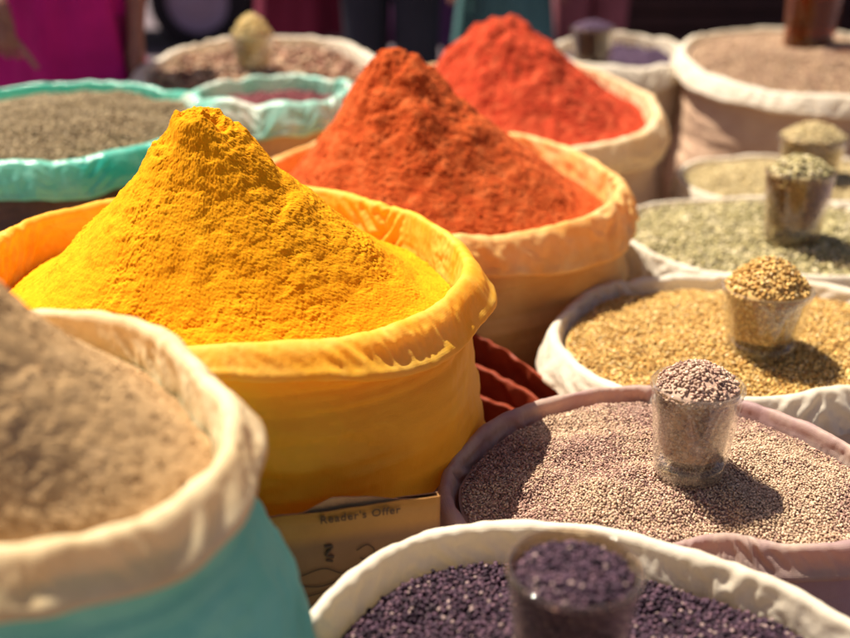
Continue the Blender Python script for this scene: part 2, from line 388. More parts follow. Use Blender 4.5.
def seed_heap(label, h, mat, d, aspect, pal, w, second=.6, patch=None, avoid=(), name='seed_heap', sub=1, crop=None, flat=.75):
    """a bed of individual seeds over the fill; d = thickness of one seed, aspect = length / thickness"""
    X, Y, Z0, F = field_mesh(h, 60, 160)
    V = np.stack([X, Y, Z0-.35*d], -1).reshape(-1, 3); avg = np.average(np.array(pal), axis=0, weights=w)*.8
    Vs = [V]; Fs = [np.concatenate([F[:, [0, 1, 2]], F[:, [0, 2, 3]]])]; Ts = [np.tile(avg, (len(V), 1))]; off = len(V)
    sp = d*(1+.55*(aspect-1))*.92
    L = .40; gx = np.arange(-L, L, sp); gy = np.arange(-L, L, sp*.866)
    for lay in range(2):
        x, y = np.meshgrid(gx, gy); x = x+(np.arange(len(gy)) % 2)[:, None]*sp*.5
        x = (x+RNG.uniform(-.38, .38, x.shape)*sp+lay*sp*.4).ravel(); y = (y+RNG.uniform(-.38, .38, y.shape)*sp+lay*sp*.3).ravel()
        s, a = h.s(x, y); k = s < .985
        if lay: k &= RNG.random(len(x)) < second*np.clip(.8+.8*fbm(x*30, y*30, 2.0, 2), .2, 1.2)
        if crop: k &= crop(x+h.S.c[0], y+h.S.c[1])
        for (ax, ay, ar) in avoid: k &= np.hypot(x+h.S.c[0]-ax, y+h.S.c[1]-ay) > ar
        x, y = x[k], y[k]; n = len(x)
        nn = h.n(x, y); z = h.z(x, y)
        P = np.stack([x, y, z], -1)+nn*((.05+.45*lay)*d+.22*d*RNG.random(n))[:, None]
        b = d*.5*RNG.uniform(.8, 1.2, n); sz = np.stack([b*aspect*RNG.uniform(.8, 1.15, n), b, b*flat*RNG.uniform(.8, 1.2, n)], -1)
        v, f, m = blobs(P, sz, nn, sub, jit=.05, lie=.5)
        pt = None if patch is None else (patch[0], patch[1], patch[2](x+h.S.c[0], y+h.S.c[1]))
        t = pick_tints(n, pal, w, x, y, patch=pt)
        Vs.append(v); Fs.append(f+off); Ts.append(np.repeat(t, m, axis=0)); off += len(v)
    V = np.concatenate(Vs)+np.array([h.S.c[0], h.S.c[1], 0]); base = np.array([h.S.c[0], h.S.c[1], float(h.z(0., 0.))-.05])
    o = link(name, np_mesh(name, V-base, np.concatenate(Fs), True, None, np.concatenate(Ts)), mat); o.location = base
    return tag(o, label, 'seeds')

# ------------------------------------------------------------------ measuring glasses
def make_glass(label, loc, H, rt, rb, mat, flutes=0, tilt=(0, 0), foot=None):
    t = .0032; bt = .0165*H/.09
    outer = [(0, 0), (rb*.55, 0), (rb*.90, .0008), (rb, .004), (rb+.25*(rt-rb), H*.28), (rb+.55*(rt-rb), H*.58), (rt-.001, H*.90), (rt-.0006, H*.955), (rt+.0007, H*.975), (rt+.0006, H*.995), (rt-.0008, H+.0012)]
    inner = [(rt-t*.6, H+.0012), (rt-t, H-.001), (rt-t-.0008, H*.90), (rb+.52*(rt-rb)-t*1.2, H*.58), (rb+.22*(rt-rb)-t*1.4, H*.28), (rb-t*1.8, bt+.004), (rb*.75, bt+.0012), (rb*.3, bt), (0, bt)]
    po = spline(outer, 44); pi = spline(inner, 44)
    prof = np.vstack([po, pi]); prof[:, 0] = np.clip(prof[:, 0], 0, None)
    fl = None
    if flutes:
        f = np.zeros(len(prof)); zf = prof[:44, 1]/H
        f[:44] = .022*np.clip((zf-.08)/.1, 0, 1)*np.clip((.80-zf)/.08, 0, 1); fl = list(f)+[flutes]
    V, F = lathe(prof, 160, fl)
    o = link('measuring_glass', np_mesh('measuring_glass', V, F[:, ::-1] if False else F), mat)
    o.location = loc; o.rotation_euler = (tilt[0], tilt[1], 0)
    V, F = lathe([(0, .0012), (rb*.85, .0014), (rb-.0009, .0045), (rb-.0007, bt*.6), (rb-.0012, bt-.0008), (rb*.6, bt-.0010), (0, bt-.0011)], 96)
    link('glass_foot', np_mesh('glass_foot', V, F), foot or bpy.data.materials['foot_glass'], o)
    return tag(o, label, 'glass', 'measuring glasses standing in the sacks')
def fill_glass(label, loc, H, rt, rb, m_side, m_seed, d, aspect, pal, w, dome, lvl=.97, tilt=(0, 0), flat=.75, name='glass_filling'):
    bt = .0165*H/.09; t = .0032; g = .0006
    pts = [(0.0003, bt+.0016), (rb*.5, bt+.0018), (rb-t*1.8-g-.0008, bt+.0055), (rb+.22*(rt-rb)-t*1.4-g, H*.28), (rb+.52*(rt-rb)-t*1.2-g, H*.58), (rt-t-.0008-g, H*.90), (rt-t-g, H*lvl)]
    ps = spline(pts, 40); sh = .30*d; ps[:, 0] = np.maximum(ps[:, 0]-sh*np.clip((ps[:, 1]-bt)/.004, 0, 1), .0003); R0 = ps[-1, 0]
    k = np.linspace(1, .02, 18); top = np.stack([R0*k, H*lvl+dome*(1-k**1.9)], -1)
    prof = np.vstack([ps, top[1:]]); V, F = lathe(prof, 72)
    ringz = V.reshape(len(prof), 72, 3)
    avg = np.average(np.array(pal), axis=0, weights=w)
    Ft = np.concatenate([F[:, [0, 1, 2]], F[:, [0, 2, 3]]]); nF = len(Ft)
    Vs = [V]; Fs = [Ft]; Ts = [np.tile(avg, (len(V), 1))]; off = len(V)
    sp = d*(1+.5*(aspect-1))*.86
    for lay in range(2):
        n = int(PI*R0*R0/(sp*sp)*(1.5 if lay == 0 else .8))
        r = R0*np.sqrt(RNG.random(n))*.985; a = RNG.uniform(0, 2*PI, n); q = r/R0
        z = H*lvl+dome*(1-q**1.9)
        sl = dome*1.9*q**.9/R0
        nn = np.stack([sl*np.cos(a), sl*np.sin(a), np.ones(n)], -1); nn /= np.linalg.norm(nn, axis=1)[:, None]
        P = np.stack([r*np.cos(a), r*np.sin(a), z], -1)+nn*(d*(.05+.5*lay+.25*RNG.random(n)))[:, None]
        b = d*.5*RNG.uniform(.8, 1.2, n); sz = np.stack([b*aspect, b, b*flat], -1)
        lim = R0-np.hypot(P[:, 0], P[:, 1]); kk = (lim > .3*d) | (P[:, 2] > H+.4*d)
        P, sz, nn = P[kk], sz[kk], nn[kk]; n = len(P)
        v, f, m = blobs(P, sz, nn, 1, jit=.05, lie=.6)
        Vs.append(v); Fs.append(f+off); Ts.append(np.repeat(pick_tints(n, pal, w, P[:, 0], P[:, 1]), m, axis=0)); off += len(v)
    zs = ps[:, 1]; rs = ps[:, 0]; k0 = np.argmax(zs > bt+.004)                       # seeds lying flat against the wall
    n = int(2*PI*R0*(H*lvl-bt)/(sp*sp)*.95); z = RNG.uniform(bt+.003, H*lvl-.3*d, n); a = RNG.uniform(0, 2*PI, n); r = np.interp(z, zs[k0:], rs[k0:])
    nn = np.stack([np.cos(a), np.sin(a), np.zeros(n)], -1); P = np.stack([r*np.cos(a), r*np.sin(a), z], -1)
    b = d*.5*RNG.uniform(.8, 1.15, n); sz = np.stack([b*aspect, b, np.full(n, sh*.95)], -1)
    v, f, m = blobs(P, sz, nn, 1, jit=.02, lie=.05)
    Vs.append(v); Fs.append(f+off); Ts.append(np.repeat(pick_tints(n, pal, w, P[:, 0], P[:, 2]), m, axis=0)); off += len(v)
    me = np_mesh(name, np.concatenate(Vs), np.concatenate(Fs), True, None, np.concatenate(Ts))
    me.materials.append(m_seed); me.materials.append(m_side)
    mi = np.zeros(len(me.polygons), np.int32)
    zc = V[Ft][:, :, 2].max(1); mi[:nF] = np.where(zc <= H*lvl+1e-6, 1, 0); me.polygons.foreach_set('material_index', mi)
    o = link(name, me, None); o.location = loc; o.rotation_euler = (tilt[0], tilt[1], 0)
    return tag(o, label, 'seeds')
# ------------------------------------------------------------------ camera and light
cam = bpy.data.cameras.new('camera'); co = bpy.data.objects.new('camera', cam); COL.objects.link(co)
co.location = (0, 0, .92); co.rotation_euler = (math.radians(90-22), 0, 0)
cam.sensor_width = 36; cam.lens = 36*1000/850; cam.clip_start = .02; cam.clip_end = 400
cam.dof.use_dof = True; cam.dof.focus_distance = .92; cam.dof.aperture_fstop = 2.9; cam.dof.aperture_blades = 0
SC.camera = co
SUN = Vector((-.365, .30, .88)).normalized()
sl = bpy.data.lights.new('sun', 'SUN'); sl.energy = 5.0; sl.angle = math.radians(.53); sl.color = (1.0, .905, .75)
so = bpy.data.objects.new('sun', sl); COL.objects.link(so); so.rotation_euler = SUN.to_track_quat('Z', 'Y').to_euler(); so.location = (-3, 4, 6)
wd = bpy.data.worlds.new('World'); SC.world = wd; wd.use_nodes = True
wt = wd.node_tree; bg = wt.nodes['Background']; sky = wt.nodes.new('ShaderNodeTexSky'); sky.sky_type = 'NISHITA'; sky.sun_disc = False
sky.sun_elevation = math.asin(SUN.z); sky.sun_rotation = math.atan2(SUN.x, SUN.y); sky.dust_density = 3.0; sky.air_density = 1.2
tn = wt.nodes.new('ShaderNodeMix'); tn.data_type = 'RGBA'; tn.blend_type = 'MULTIPLY'; tn.inputs[0].default_value = 1; tn.inputs[7].default_value = (1.0, .82, .84, 1)   # tints the sky light so shadows turn purplish
wt.links.new(sky.outputs[0], tn.inputs[6]); wt.links.new(tn.outputs[2], bg.inputs['Color']); bg.inputs['Strength'].default_value = .044
vs = SC.view_settings; vs.view_transform = 'Standard'; vs.look = 'None'; vs.exposure = 1.1; vs.gamma = 1.0; vs.use_curve_mapping = False
SC.cycles.max_bounces = 10; SC.cycles.transmission_bounces = 10; SC.cycles.caustics_refractive = True; SC.cycles.blur_glossy = 1.0
SC.cycles.sample_clamp_indirect = 6.0

# ------------------------------------------------------------------ ground
def ground():
    bm = bmesh.new(); bmesh.ops.create_grid(bm, x_segments=2, y_segments=2, size=150)
    m = plain('dusty_ground', (.16, .125, .14), (.10, .08, .095), 3.0, .9, .2, .5, .01)
    o = link('ground', bm_mesh('ground', bm), m); tag(o, kind='structure'); return o
ground()

# ------------------------------------------------------------------ cloth
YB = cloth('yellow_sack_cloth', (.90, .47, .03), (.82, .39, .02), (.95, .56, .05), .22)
YC = cloth('yellow_cuff_cloth', (.92, .60, .11), (.89, .49, .04), (1.0, .62, .10), .36, rough=.58, spec=.22, stain_shade=20, weave=.4, dust=(.80, .33, .006))
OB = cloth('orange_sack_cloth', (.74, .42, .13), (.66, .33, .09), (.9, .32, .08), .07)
OC = cloth('orange_cuff_cloth', (.90, .67, .28), (.87, .51, .14), (.95, .5, .16), .34, rough=.58, spec=.22, stain_shade=18, dust=(.52, .10, .03))
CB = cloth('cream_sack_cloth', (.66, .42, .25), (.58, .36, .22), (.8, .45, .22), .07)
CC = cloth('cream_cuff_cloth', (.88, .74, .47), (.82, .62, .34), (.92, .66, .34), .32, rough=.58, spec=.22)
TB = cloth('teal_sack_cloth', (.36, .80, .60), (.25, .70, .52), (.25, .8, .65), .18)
TC = cloth('teal_cuff_cloth', (.34, .76, .62), (.03, .46, .37), (.2, .85, .66), .34, rough=.2, spec=.8, stain_shade=9)  # pale and dark teal patches paint in highlights and shaded folds
LC = cloth('pale_liner_cloth', (.84, .80, .68), (.16, .56, .46), (.6, .8, .6), .3, rough=.3, spec=.6, stain_shade=8)
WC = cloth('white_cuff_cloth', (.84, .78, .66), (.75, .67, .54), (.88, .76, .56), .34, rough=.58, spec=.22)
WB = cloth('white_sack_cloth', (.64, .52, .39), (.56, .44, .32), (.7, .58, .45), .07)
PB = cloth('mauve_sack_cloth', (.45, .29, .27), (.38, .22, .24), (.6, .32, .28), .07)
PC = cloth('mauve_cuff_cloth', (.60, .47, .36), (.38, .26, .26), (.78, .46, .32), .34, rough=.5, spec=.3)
DB = cloth('shaded_sack_cloth', (.12, .075, .07), (.05, .035, .045), (.2, .12, .1), .07)  # body colour darkened to paint the deep shadow under the teal rim
BB = cloth('brown_sack_cloth', (.58, .40, .27), (.49, .32, .22), (.5, .3, .2), .07)

CD = cloth('chilli_cuff_cloth', (.88, .74, .47), (.82, .62, .34), (.92, .66, .34), .32, rough=.58, spec=.22, dust=(.50, .09, .03))
TD = cloth('tan_cuff_cloth', (.88, .74, .47), (.82, .62, .34), (.92, .66, .34), .32, rough=.58, spec=.22, dust=(.42, .27, .13))

# ------------------------------------------------------------------ the powders in the left rows
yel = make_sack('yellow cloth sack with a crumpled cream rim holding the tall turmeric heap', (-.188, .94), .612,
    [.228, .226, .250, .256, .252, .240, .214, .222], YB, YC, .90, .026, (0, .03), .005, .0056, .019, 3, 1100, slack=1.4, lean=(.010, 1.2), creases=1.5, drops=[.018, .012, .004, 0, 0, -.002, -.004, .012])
def yex(x, y, s, a):
    w = np.clip(1.15-s, 0, 1)
    e = .008*fbm(x*12+4, y*12, s*2.4, 3) + .0024*fbm(x*42, y*42+3, s*8.4, 3)
    e += .0040*perlin(a*2.1+2, s*1.2, 4.)*np.clip(s*4, 0, 1)                       # slides running downhill
    e -= .0016*np.clip(1-np.abs(fbm(x*20+5, y*20, s*9, 3))*2.2, 0, 1)*np.clip(s*5, 0, 1)  # little slip ledges across the slope
    top = np.exp(-(s/.20)**2); e += top*(.012*fbm(x*34+2, y*34, s*7, 3)-.004)
    e += -.010*np.exp(-((a+1.2)/.5)**2)*np.clip(1-np.abs(s-.45)*3, 0, 1)
    return e*w
yh = make_field(yel, .011, .048, (-.012, -.036), .194, [(0, 1), (.08, .985), (.13, .935), (.19, .845), (.295, .69), (.42, .55), (.57, .37), (.73, .20), (.86, .085), (1, 0)], yex)
def ymask(x, y):
    m = np.clip(.55+1.3*fbm(x*9+1, y*9, 7., 3), 0, 1)
    slide = np.exp(-((x-.035)/.075)**2)*np.clip((-y+.02)*9, 0, 1)*np.clip((y+.19)*12, 0, 1)
    return np.clip(m+.15-.85*slide, .08, 1)
YP = powder('turmeric_powder', (.68, .245, .004), (.76, .305, .006), (.82, .355, .009))
powder_heap('powder_heap', 'tall steep heap of bright yellow turmeric powder with a crumbly flat tip', yh, YP, 320, 900, 0, (.0005, .0020), ymask, 1, 1.15)

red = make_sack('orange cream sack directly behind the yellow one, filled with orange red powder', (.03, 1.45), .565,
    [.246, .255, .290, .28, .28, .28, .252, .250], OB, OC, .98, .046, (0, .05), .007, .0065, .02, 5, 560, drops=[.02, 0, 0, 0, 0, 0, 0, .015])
def rex(x, y, s, a):
    w = np.clip(1.15-s, 0, 1)
    return w*(.012*fbm(x*12+9, y*12, 3.+s*2.6, 3)+.004*fbm(x*36, y*36+3, s*8, 3)-.003*np.clip(1-np.abs(fbm(x*16+5, y*16, s*8+3, 2))*2.4, 0, 1)+.008*perlin(a*2.7+5, s*1.5, 4.)*np.clip(s*4, 0, 1))
rh = make_field(red, .011, .045, (-.080, -.035), .238, [(0, 1), (.05, .985), (.12, .92), (.22, .79), (.38, .60), (.56, .41), (.72, .25), (.88, .09), (1, 0)], rex)
RP = powder('orange_red_powder', (.35, .045, .010), (.45, .078, .017), (.54, .135, .04))
powder_heap('powder_heap', 'pointed heap of orange red spice powder behind the yellow heap', rh, RP, 240, 640, 2500, (.0006, .0026), None, 2, 1.1)

chi = make_sack('cream sack at the back holding the red chilli heap, right of the orange cream sack', (.19, 1.99), .585,
    [.25, .28, .31, .29, .28, .28, .275, .27], CB, CD, 1.05, .056, (0, .13), .008, .007, .02, 7, 480, res=(2, 2))
def cex(x, y, s, a):
    w = np.clip(1.15-s, 0, 1)
    return w*(.020*fbm(x*10+2, y*10, 8., 3)+.010*fbm(x*30, y*30+1, 0., 3))
ch = make_field(chi, .012, .030, (-.050, -.01), .188, [(0, 1), (.1, .97), (.22, .86), (.4, .62), (.6, .38), (.8, .16), (1, 0)], cex)
CP = powder('red_chilli_powder', (.36, .030, .014), (.46, .055, .021), (.55, .11, .045))
powder_heap('powder_heap', 'broad rounded heap of red chilli powder, hindmost of the red heaps', ch, CP, 180, 460, 2000, (.0008, .0032), None, 3, 1.5)

tan = make_sack('turquoise sack with a thick cream rolled rim in the near left corner', (-.245, .52), .640,
    [.127, .116, .142, .15, .16, .122, .088, .106], TB, TD, .70, .029, (0, .16), .004, .0030, .052, 11, 620, slack=1.6, lean=(.020, -.2), foot=1.05, drops=[.004, 0, 0, 0, 0, 0, .004, .008])
def tex(x, y, s, a):
    w = np.clip(1.15-s, 0, 1)
    return w*(.004*fbm(x*18+2, y*18, 8., 3)+.002*fbm(x*60, y*60+1, 0., 3)+.004*perlin(a*4, s*1.5, 4.)*np.clip(s*4, 0, 1))
thh = make_field(tan, .009, .032, (-.066, .008), .186, [(0, 1), (.1, .93), (.24, .75), (.52, .43), (.82, .15), (1, 0)], tex)
TP = powder('tan_powder', (.37, .23, .11), (.45, .29, .14), (.52, .34, .175))
powder_heap('powder_heap', 'heap of pale brown ground spice in the turquoise sack in front', thh, TP, 240, 640, 6000, (.0005, .0018), None, 4, .75)

# ------------------------------------------------------------------ the seed sacks of the right row
TINT = tinted('seed_skin'); 
pur_pal = [(.045, .024, .040), (.070, .036, .056), (.115, .062, .082), (.020, .010, .018), (.26, .18, .17)]; pur_w = [4, 4, 2, 4, .6]
pin_pal = [(.33, .20, .155), (.41, .26, .195), (.27, .15, .12), (.18, .095, .08), (.50, .35, .27)]; pin_w = [4, 4, 3, 2, 2]
pin_pal2 = [(.50, .35, .23), (.58, .42, .29), (.43, .28, .19), (.32, .20, .14)]; pin_w2 = [4, 4, 3, 1]
gol_pal = [(.55, .34, .10), (.62, .42, .15), (.46, .26, .07), (.32, .17, .05), (.68, .50, .24)]; gol_w = [4, 4, 3, 1, 1]
gre_pal = [(.40, .34, .16), (.50, .43, .23), (.30, .26, .12), (.60, .52, .33), (.20, .17, .095)]; gre_w = [4, 4, 3, 2, 1]
pal_pal = [(.50, .40, .20), (.56, .46, .26), (.42, .32, .16)]; pal_w = [3, 3, 2]
big_pal = [(.46, .31, .19), (.54, .39, .25), (.36, .22, .15), (.26, .15, .11)]; big_w = [4, 3, 3, 1]
oli_pal = [(.30, .225, .12), (.37, .285, .16), (.22, .16, .09)]; oli_w = [3, 3, 2]

bump1 = lambda amp, k, sd: (lambda x, y, s, a: amp*fbm(x*k+sd, y*k-sd, sd, 3))
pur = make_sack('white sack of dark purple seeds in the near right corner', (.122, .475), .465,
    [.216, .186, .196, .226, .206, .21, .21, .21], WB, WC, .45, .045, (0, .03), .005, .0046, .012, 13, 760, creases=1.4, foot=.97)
puh = make_field(pur, .010, .030, (0, 0), .012, [(0, 1), (.5, .7), (1, 0)], bump1(.010, 11, 2))
pin = make_sack('mauve sack of small pinkish brown seeds, middle of the right row', (.236, .80), .448,
    [.192, .166, .176, .176, .212, .182, .098, .155], PB, PC, .48, .030, (0, .02), .005, .0042, .010, 17, 1000, creases=1.2, foot=1.0)
pih = make_field(pin, .009, .019, (0, 0), .018, [(0, 1), (.5, .72), (1, 0)], bump1(.009, 13, 5))
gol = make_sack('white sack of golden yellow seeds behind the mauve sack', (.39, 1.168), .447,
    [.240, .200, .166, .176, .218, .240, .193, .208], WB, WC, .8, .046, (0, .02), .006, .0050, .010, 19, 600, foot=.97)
goh = make_field(gol, .010, .020, (0, 0), .020, [(0, 1), (.5, .72), (1, 0)], bump1(.006, 9, 8))
gre = make_sack('white sack of pale green pods, between the golden seeds and the pale yellow seeds', (.57, 1.545), .447,
    [.235, .225, .195, .235, .245, .215, .190, .205], WB, WC, .6, .055, (0, .03), .006, .0050, .010, 23, 460, foot=.97, res=(2, 2))
grh = make_field(gre, .010, .014, (0, 0), .020, [(0, 1), (.5, .72), (1, 0)], bump1(.008, 9, 1))
pas = make_sack('white sack of pale yellow seeds, farthest of the low right row', (.72, 1.885), .450,
    [.23, .21, .17, .20, .22, .18, .135, .18], WB, WC, .6, .05, (0, .05), .006, .0050, .010, 29, 420, foot=.97, res=(2, 2))
pah = make_field(pas, .010, .014, (0, 0), .020, [(0, 1), (.5, .72), (1, 0)], bump1(.006, 9, 4))
big = make_sack('large brown sack of tan seeds with a white rim in the far right corner', (.955, 2.47), .60,
    [.33, .33, .34, .335, .315, .32, .32, .33], BB, WC, 1.0, .040, (0, .12), .008, .0060, .022, 31, 460, foot=1.0, res=(2, 2))
bih = make_field(big, .012, .018, (0, 0), .05, [(0, 1), (.5, .7), (1, 0)], bump1(.008, 8, 6))
gry = make_sack('small white rimmed sack of dark violet seeds behind the chilli heap', (.505, 2.66), .60,
    [.17]*8, WB, WC, 1.1, .05, (0, .12), .010, .0060, .015, 37, 360, res=(2, 2))
gyh = make_field(gry, .012, .035, (0, 0), .010, [(0, 1), (1, 0)], bump1(.006, 8, 6))
tea = make_sack('teal rimmed sack of olive brown seeds on the far left', (-.63, 1.655), .612,
    [.255, .26, .27, .27, .27, .26, .25, .25], DB, TC, 1.1, .050, (0, .07), .012, .0085, .02, 41, 560, creases=.5, part_label='crumpled shiny teal rim', res=(2, 2))
teh = make_field(tea, .012, .022, (0, 0), .030, [(0, 1), (.5, .75), (1, 0)], bump1(.008, 8, 3))
whi = make_sack('wide white rimmed sack of brown spice pieces at the back left', (-.375, 2.32), .60,
    [.255, .27, .29, .27, .255, .25, .24, .25], WB, WC, 1.55, .060, (0, .14), .012, .0070, .02, 43, 420, res=(2, 2))
whh = make_field(whi, .014, .030, (0, 0), .020, [(0, 1), (1, 0)], bump1(.014, 9, 3))
smt = make_sack('small green lined sack of dark red seeds beside the orange red heap', (-.275, 1.85), .630,
    [.142, .14, .14, .14, .14, .14, .135, .14], CB, LC, 1.2, .050, (0, .0), .012, .0080, .015, 47, 460, creases=.5, res=(2, 2))
smh = make_field(smt, .013, .034, (0, 0), .008, [(0, 1), (1, 0)], bump1(.006, 9, 3))

# where the glasses stand (x, y), height, top radius, foot radius
G = {'pur': (.0945, .527, .088, .0430, .0335), 'pin': (.2405, .795, .0885, .0405, .0315), 'gol': (.398, 1.09, .080, .0515, .0385),
     'gre': (.568, 1.485, .105, .051, .042), 'pas': (.742, 1.90, .072, .064, .05), 'gry': (.42, 2.58, .10, .055, .045)}
front = lambda ylim: (lambda x, y: y > ylim)
patch = lambda x, y: np.clip(.5+1.6*fbm(x*8+3, y*8, 1., 2)+.9*np.exp(-(((x-.24)/.10)**2+((y-.72)/.05)**2))+.3*np.exp(-(((x-.12)/.08)**2+((y-.86)/.06)**2)), 0, 1)
seed_heap('bed of tiny dark purple seeds filling the nearest white sack', puh, TINT, .0036, 1.3, pur_pal, pur_w, .8)
seed_heap('bed of small pinkish and sandy brown seeds filling the mauve sack', pih, TINT, .0022, 1.6, pin_pal, pin_w, .85, (pin_pal2, pin_w2, patch))
seed_heap('bed of golden yellow seeds under the ribbed glass', goh, TINT, .0038, 1.45, gol_pal, gol_w, .7)
seed_heap('bed of pale green pods around a tall full glass', grh, TINT, .0062, 1.7, gre_pal, gre_w, .6)
seed_heap('bed of pale yellow seeds behind the green pods', pah, TINT, .0050, 1.5, pal_pal, pal_w, .5)
seed_heap('domed bed of tan seeds under the amber glass', bih, TINT, .0048, 1.6, big_pal, big_w, .5)
seed_heap('bed of dark violet seeds in the small sack behind the chilli heap', gyh, TINT, .0055, 1.4, [(.10, .06, .11), (.15, .09, .15), (.06, .03, .07)], [3, 2, 2], .4)
seed_heap('domed bed of olive brown seeds inside the teal rim', teh, TINT, .0045, 1.5, oli_pal, oli_w, .6)
seed_heap('bed of coarse brown and reddish spice pieces inside the wide white rim', whh, TINT, .016, 1.6, [(.36, .2, .12), (.26, .12, .08), (.46, .32, .2)], [3, 2, 2], .5)
seed_heap('bed of dark red seeds in the small green lined sack', smh, TINT, .0055, 1.3, [(.22, .05, .06), (.30, .09, .09), (.15, .03, .04)], [3, 2, 2], .5)

glass_mat('foot_glass', (.97, .98, .95), .015); CL = glass_mat('clear_glass', (.97, .98, .96)); DG = glass_mat('smoky_glass', (.80, .72, .62), .05)
AMB = glass_mat('amber_glass', (.90, .42, .14), .05, (.42, .13, .03), .12)  # heavier orange film paints in the glow of sunlight through the amber
def set_glass(key, field, lab_g, lab_f, mat, side, d, asp, pal, w, dome, flutes=0, tilt=(0, 0), lvl=.97, sink=.001):
    x, y, H, rt, rb = G[key]; loc = (x, y, field.world(x, y)-sink)
    make_glass(lab_g, loc, H, rt, rb, mat, flutes, tilt)
    fill_glass(lab_f, loc, H, rt, rb, side, TINT, d, asp, pal, w, dome, lvl, tilt)
set_glass('pur', puh, 'short glass packed with dark purple seeds, nearest to the viewer', 'dark purple seeds filling the nearest glass', DG, packed('packed_purple', pur_pal, 300), .0036, 1.3, pur_pal, pur_w, .008, lvl=.90)
set_glass('pin', pih, 'clear thick based glass heaped with pinkish seeds, standing on the mauve sack', 'pinkish seeds heaped above the rim of the clear glass', CL, packed('packed_pink', [(.50, .28, .16), (.56, .34, .20), (.43, .23, .13)], 520), .0032, 1.5, [(.46, .31, .225), (.54, .38, .28), (.36, .22, .165), (.24, .14, .11)], [4, 4, 3, 1], .020)
set_glass('gol', goh, 'wide ribbed glass heaped with golden seeds', 'golden seeds heaped high in the ribbed glass', CL, packed('packed_gold', [(.42, .20, .04), (.50, .26, .06), (.32, .14, .03)], 260), .0042, 1.4, gol_pal, gol_w, .035, 12)
set_glass('gre', grh, 'tall smoky glass heaped with pale green pods', 'pale green pods heaped in the tall smoky glass', DG, packed('packed_green', [(.38, .30, .19), (.45, .36, .23), (.30, .23, .15)], 150), .0070, 1.5, gre_pal, gre_w, .022)
set_glass('pas', pah, 'dark glass heaped with pale yellow seeds, second hindmost of the right row glasses', 'pale yellow seeds heaped in the dark glass behind the green pods', DG, packed('packed_pale', [(.2, .14, .09), (.26, .18, .11), (.14, .1, .07)], 180), .0050, 1.5, pal_pal, pal_w, .026)
set_glass('gry', gyh, 'small dark glass of violet seeds in the small sack behind the chilli heap', 'violet seeds in the small dark glass', DG, packed('packed_violet', [(.08, .05, .09), (.12, .07, .12)], 160), .0055, 1.4, [(.10, .06, .11), (.15, .09, .15)], [1, 1], .016)
# amber glass on the tan seeds, dark spice in its foot
x, y = .930, 2.50; loc = (x, y, bih.world(x, y)-.006)
make_glass('amber glass with a dark bottom standing on the tan seeds at the top right', loc, .15, .066, .058, AMB, foot=glass_mat('dark_amber_glass', (.10, .03, .01), .05, (.05, .015, .01), .2))
fill_glass('dark spice in the bottom of the amber glass', loc, .15, .066, .058, packed('packed_dark', [(.05, .025, .02), (.08, .04, .03)], 160), TINT, .005, 1.4, [(.05, .025, .02), (.08, .04, .03)], [1, 1], .006, .36)
# small glass heaped with a yellow spice on the wide white rim
x, y = -.385, 2.30; loc = (x, y, whh.world(x, y)-.006)
make_glass('small glass heaped with pale yellow spice in the wide white rimmed sack', loc, .085, .048, .040, CL)
fill_glass('pale yellow spice heaped in the small glass at the back left', loc, .085, .048, .040, packed('packed_brown', [(.36, .2, .1), (.42, .26, .14)], 200), TINT, .006, 1.3, [(.66, .50, .20), (.72, .58, .30)], [1, 1], .045, .97)

# ------------------------------------------------------------------ carton between the sacks
def wavy_panel(w, z0, z1, t, sd, topf=None, nx=40, nz=40, bow=.004):
    xs = np.linspace(0, w, nx); V = []
    for side in (0, 1):
        for k in np.linspace(0, 1, nz):
            top = z1 + (0 if topf is None else topf(xs))+.0012*fbm(xs*30+sd, 0., 2., 2)
            z = z0+(top-z0)*k
            yy = bow*fbm(xs*9+sd, z*7, 1., 3)+(t if side else 0)
            V.append(np.stack([xs, yy*np.ones_like(xs), z], -1))
    V = np.concatenate(V); n = nx*nz; f = grid_faces(nz, nx, False); F = [f, f[:, ::-1]+n]
    def strip(ix): a = ix[:-1]; b = ix[1:]; return np.stack([a, a+n, b+n, b], -1)
    top = (nz-1)*nx+np.arange(nx); bot = np.arange(nx); lf = np.arange(nz)*nx; rt = lf+nx-1
    F += [strip(top), strip(bot)[:, ::-1], strip(lf)[:, ::-1], strip(rt)]
    return V, np.concatenate(F)
def as_mesh(name, cu):
    t = bpy.data.objects.new(name, cu); COL.objects.link(t); bpy.context.view_layer.update()
    me = bpy.data.meshes.new_from_object(t.evaluated_get(bpy.context.evaluated_depsgraph_get())); bpy.data.objects.remove(t)
    return link(name, me, None)
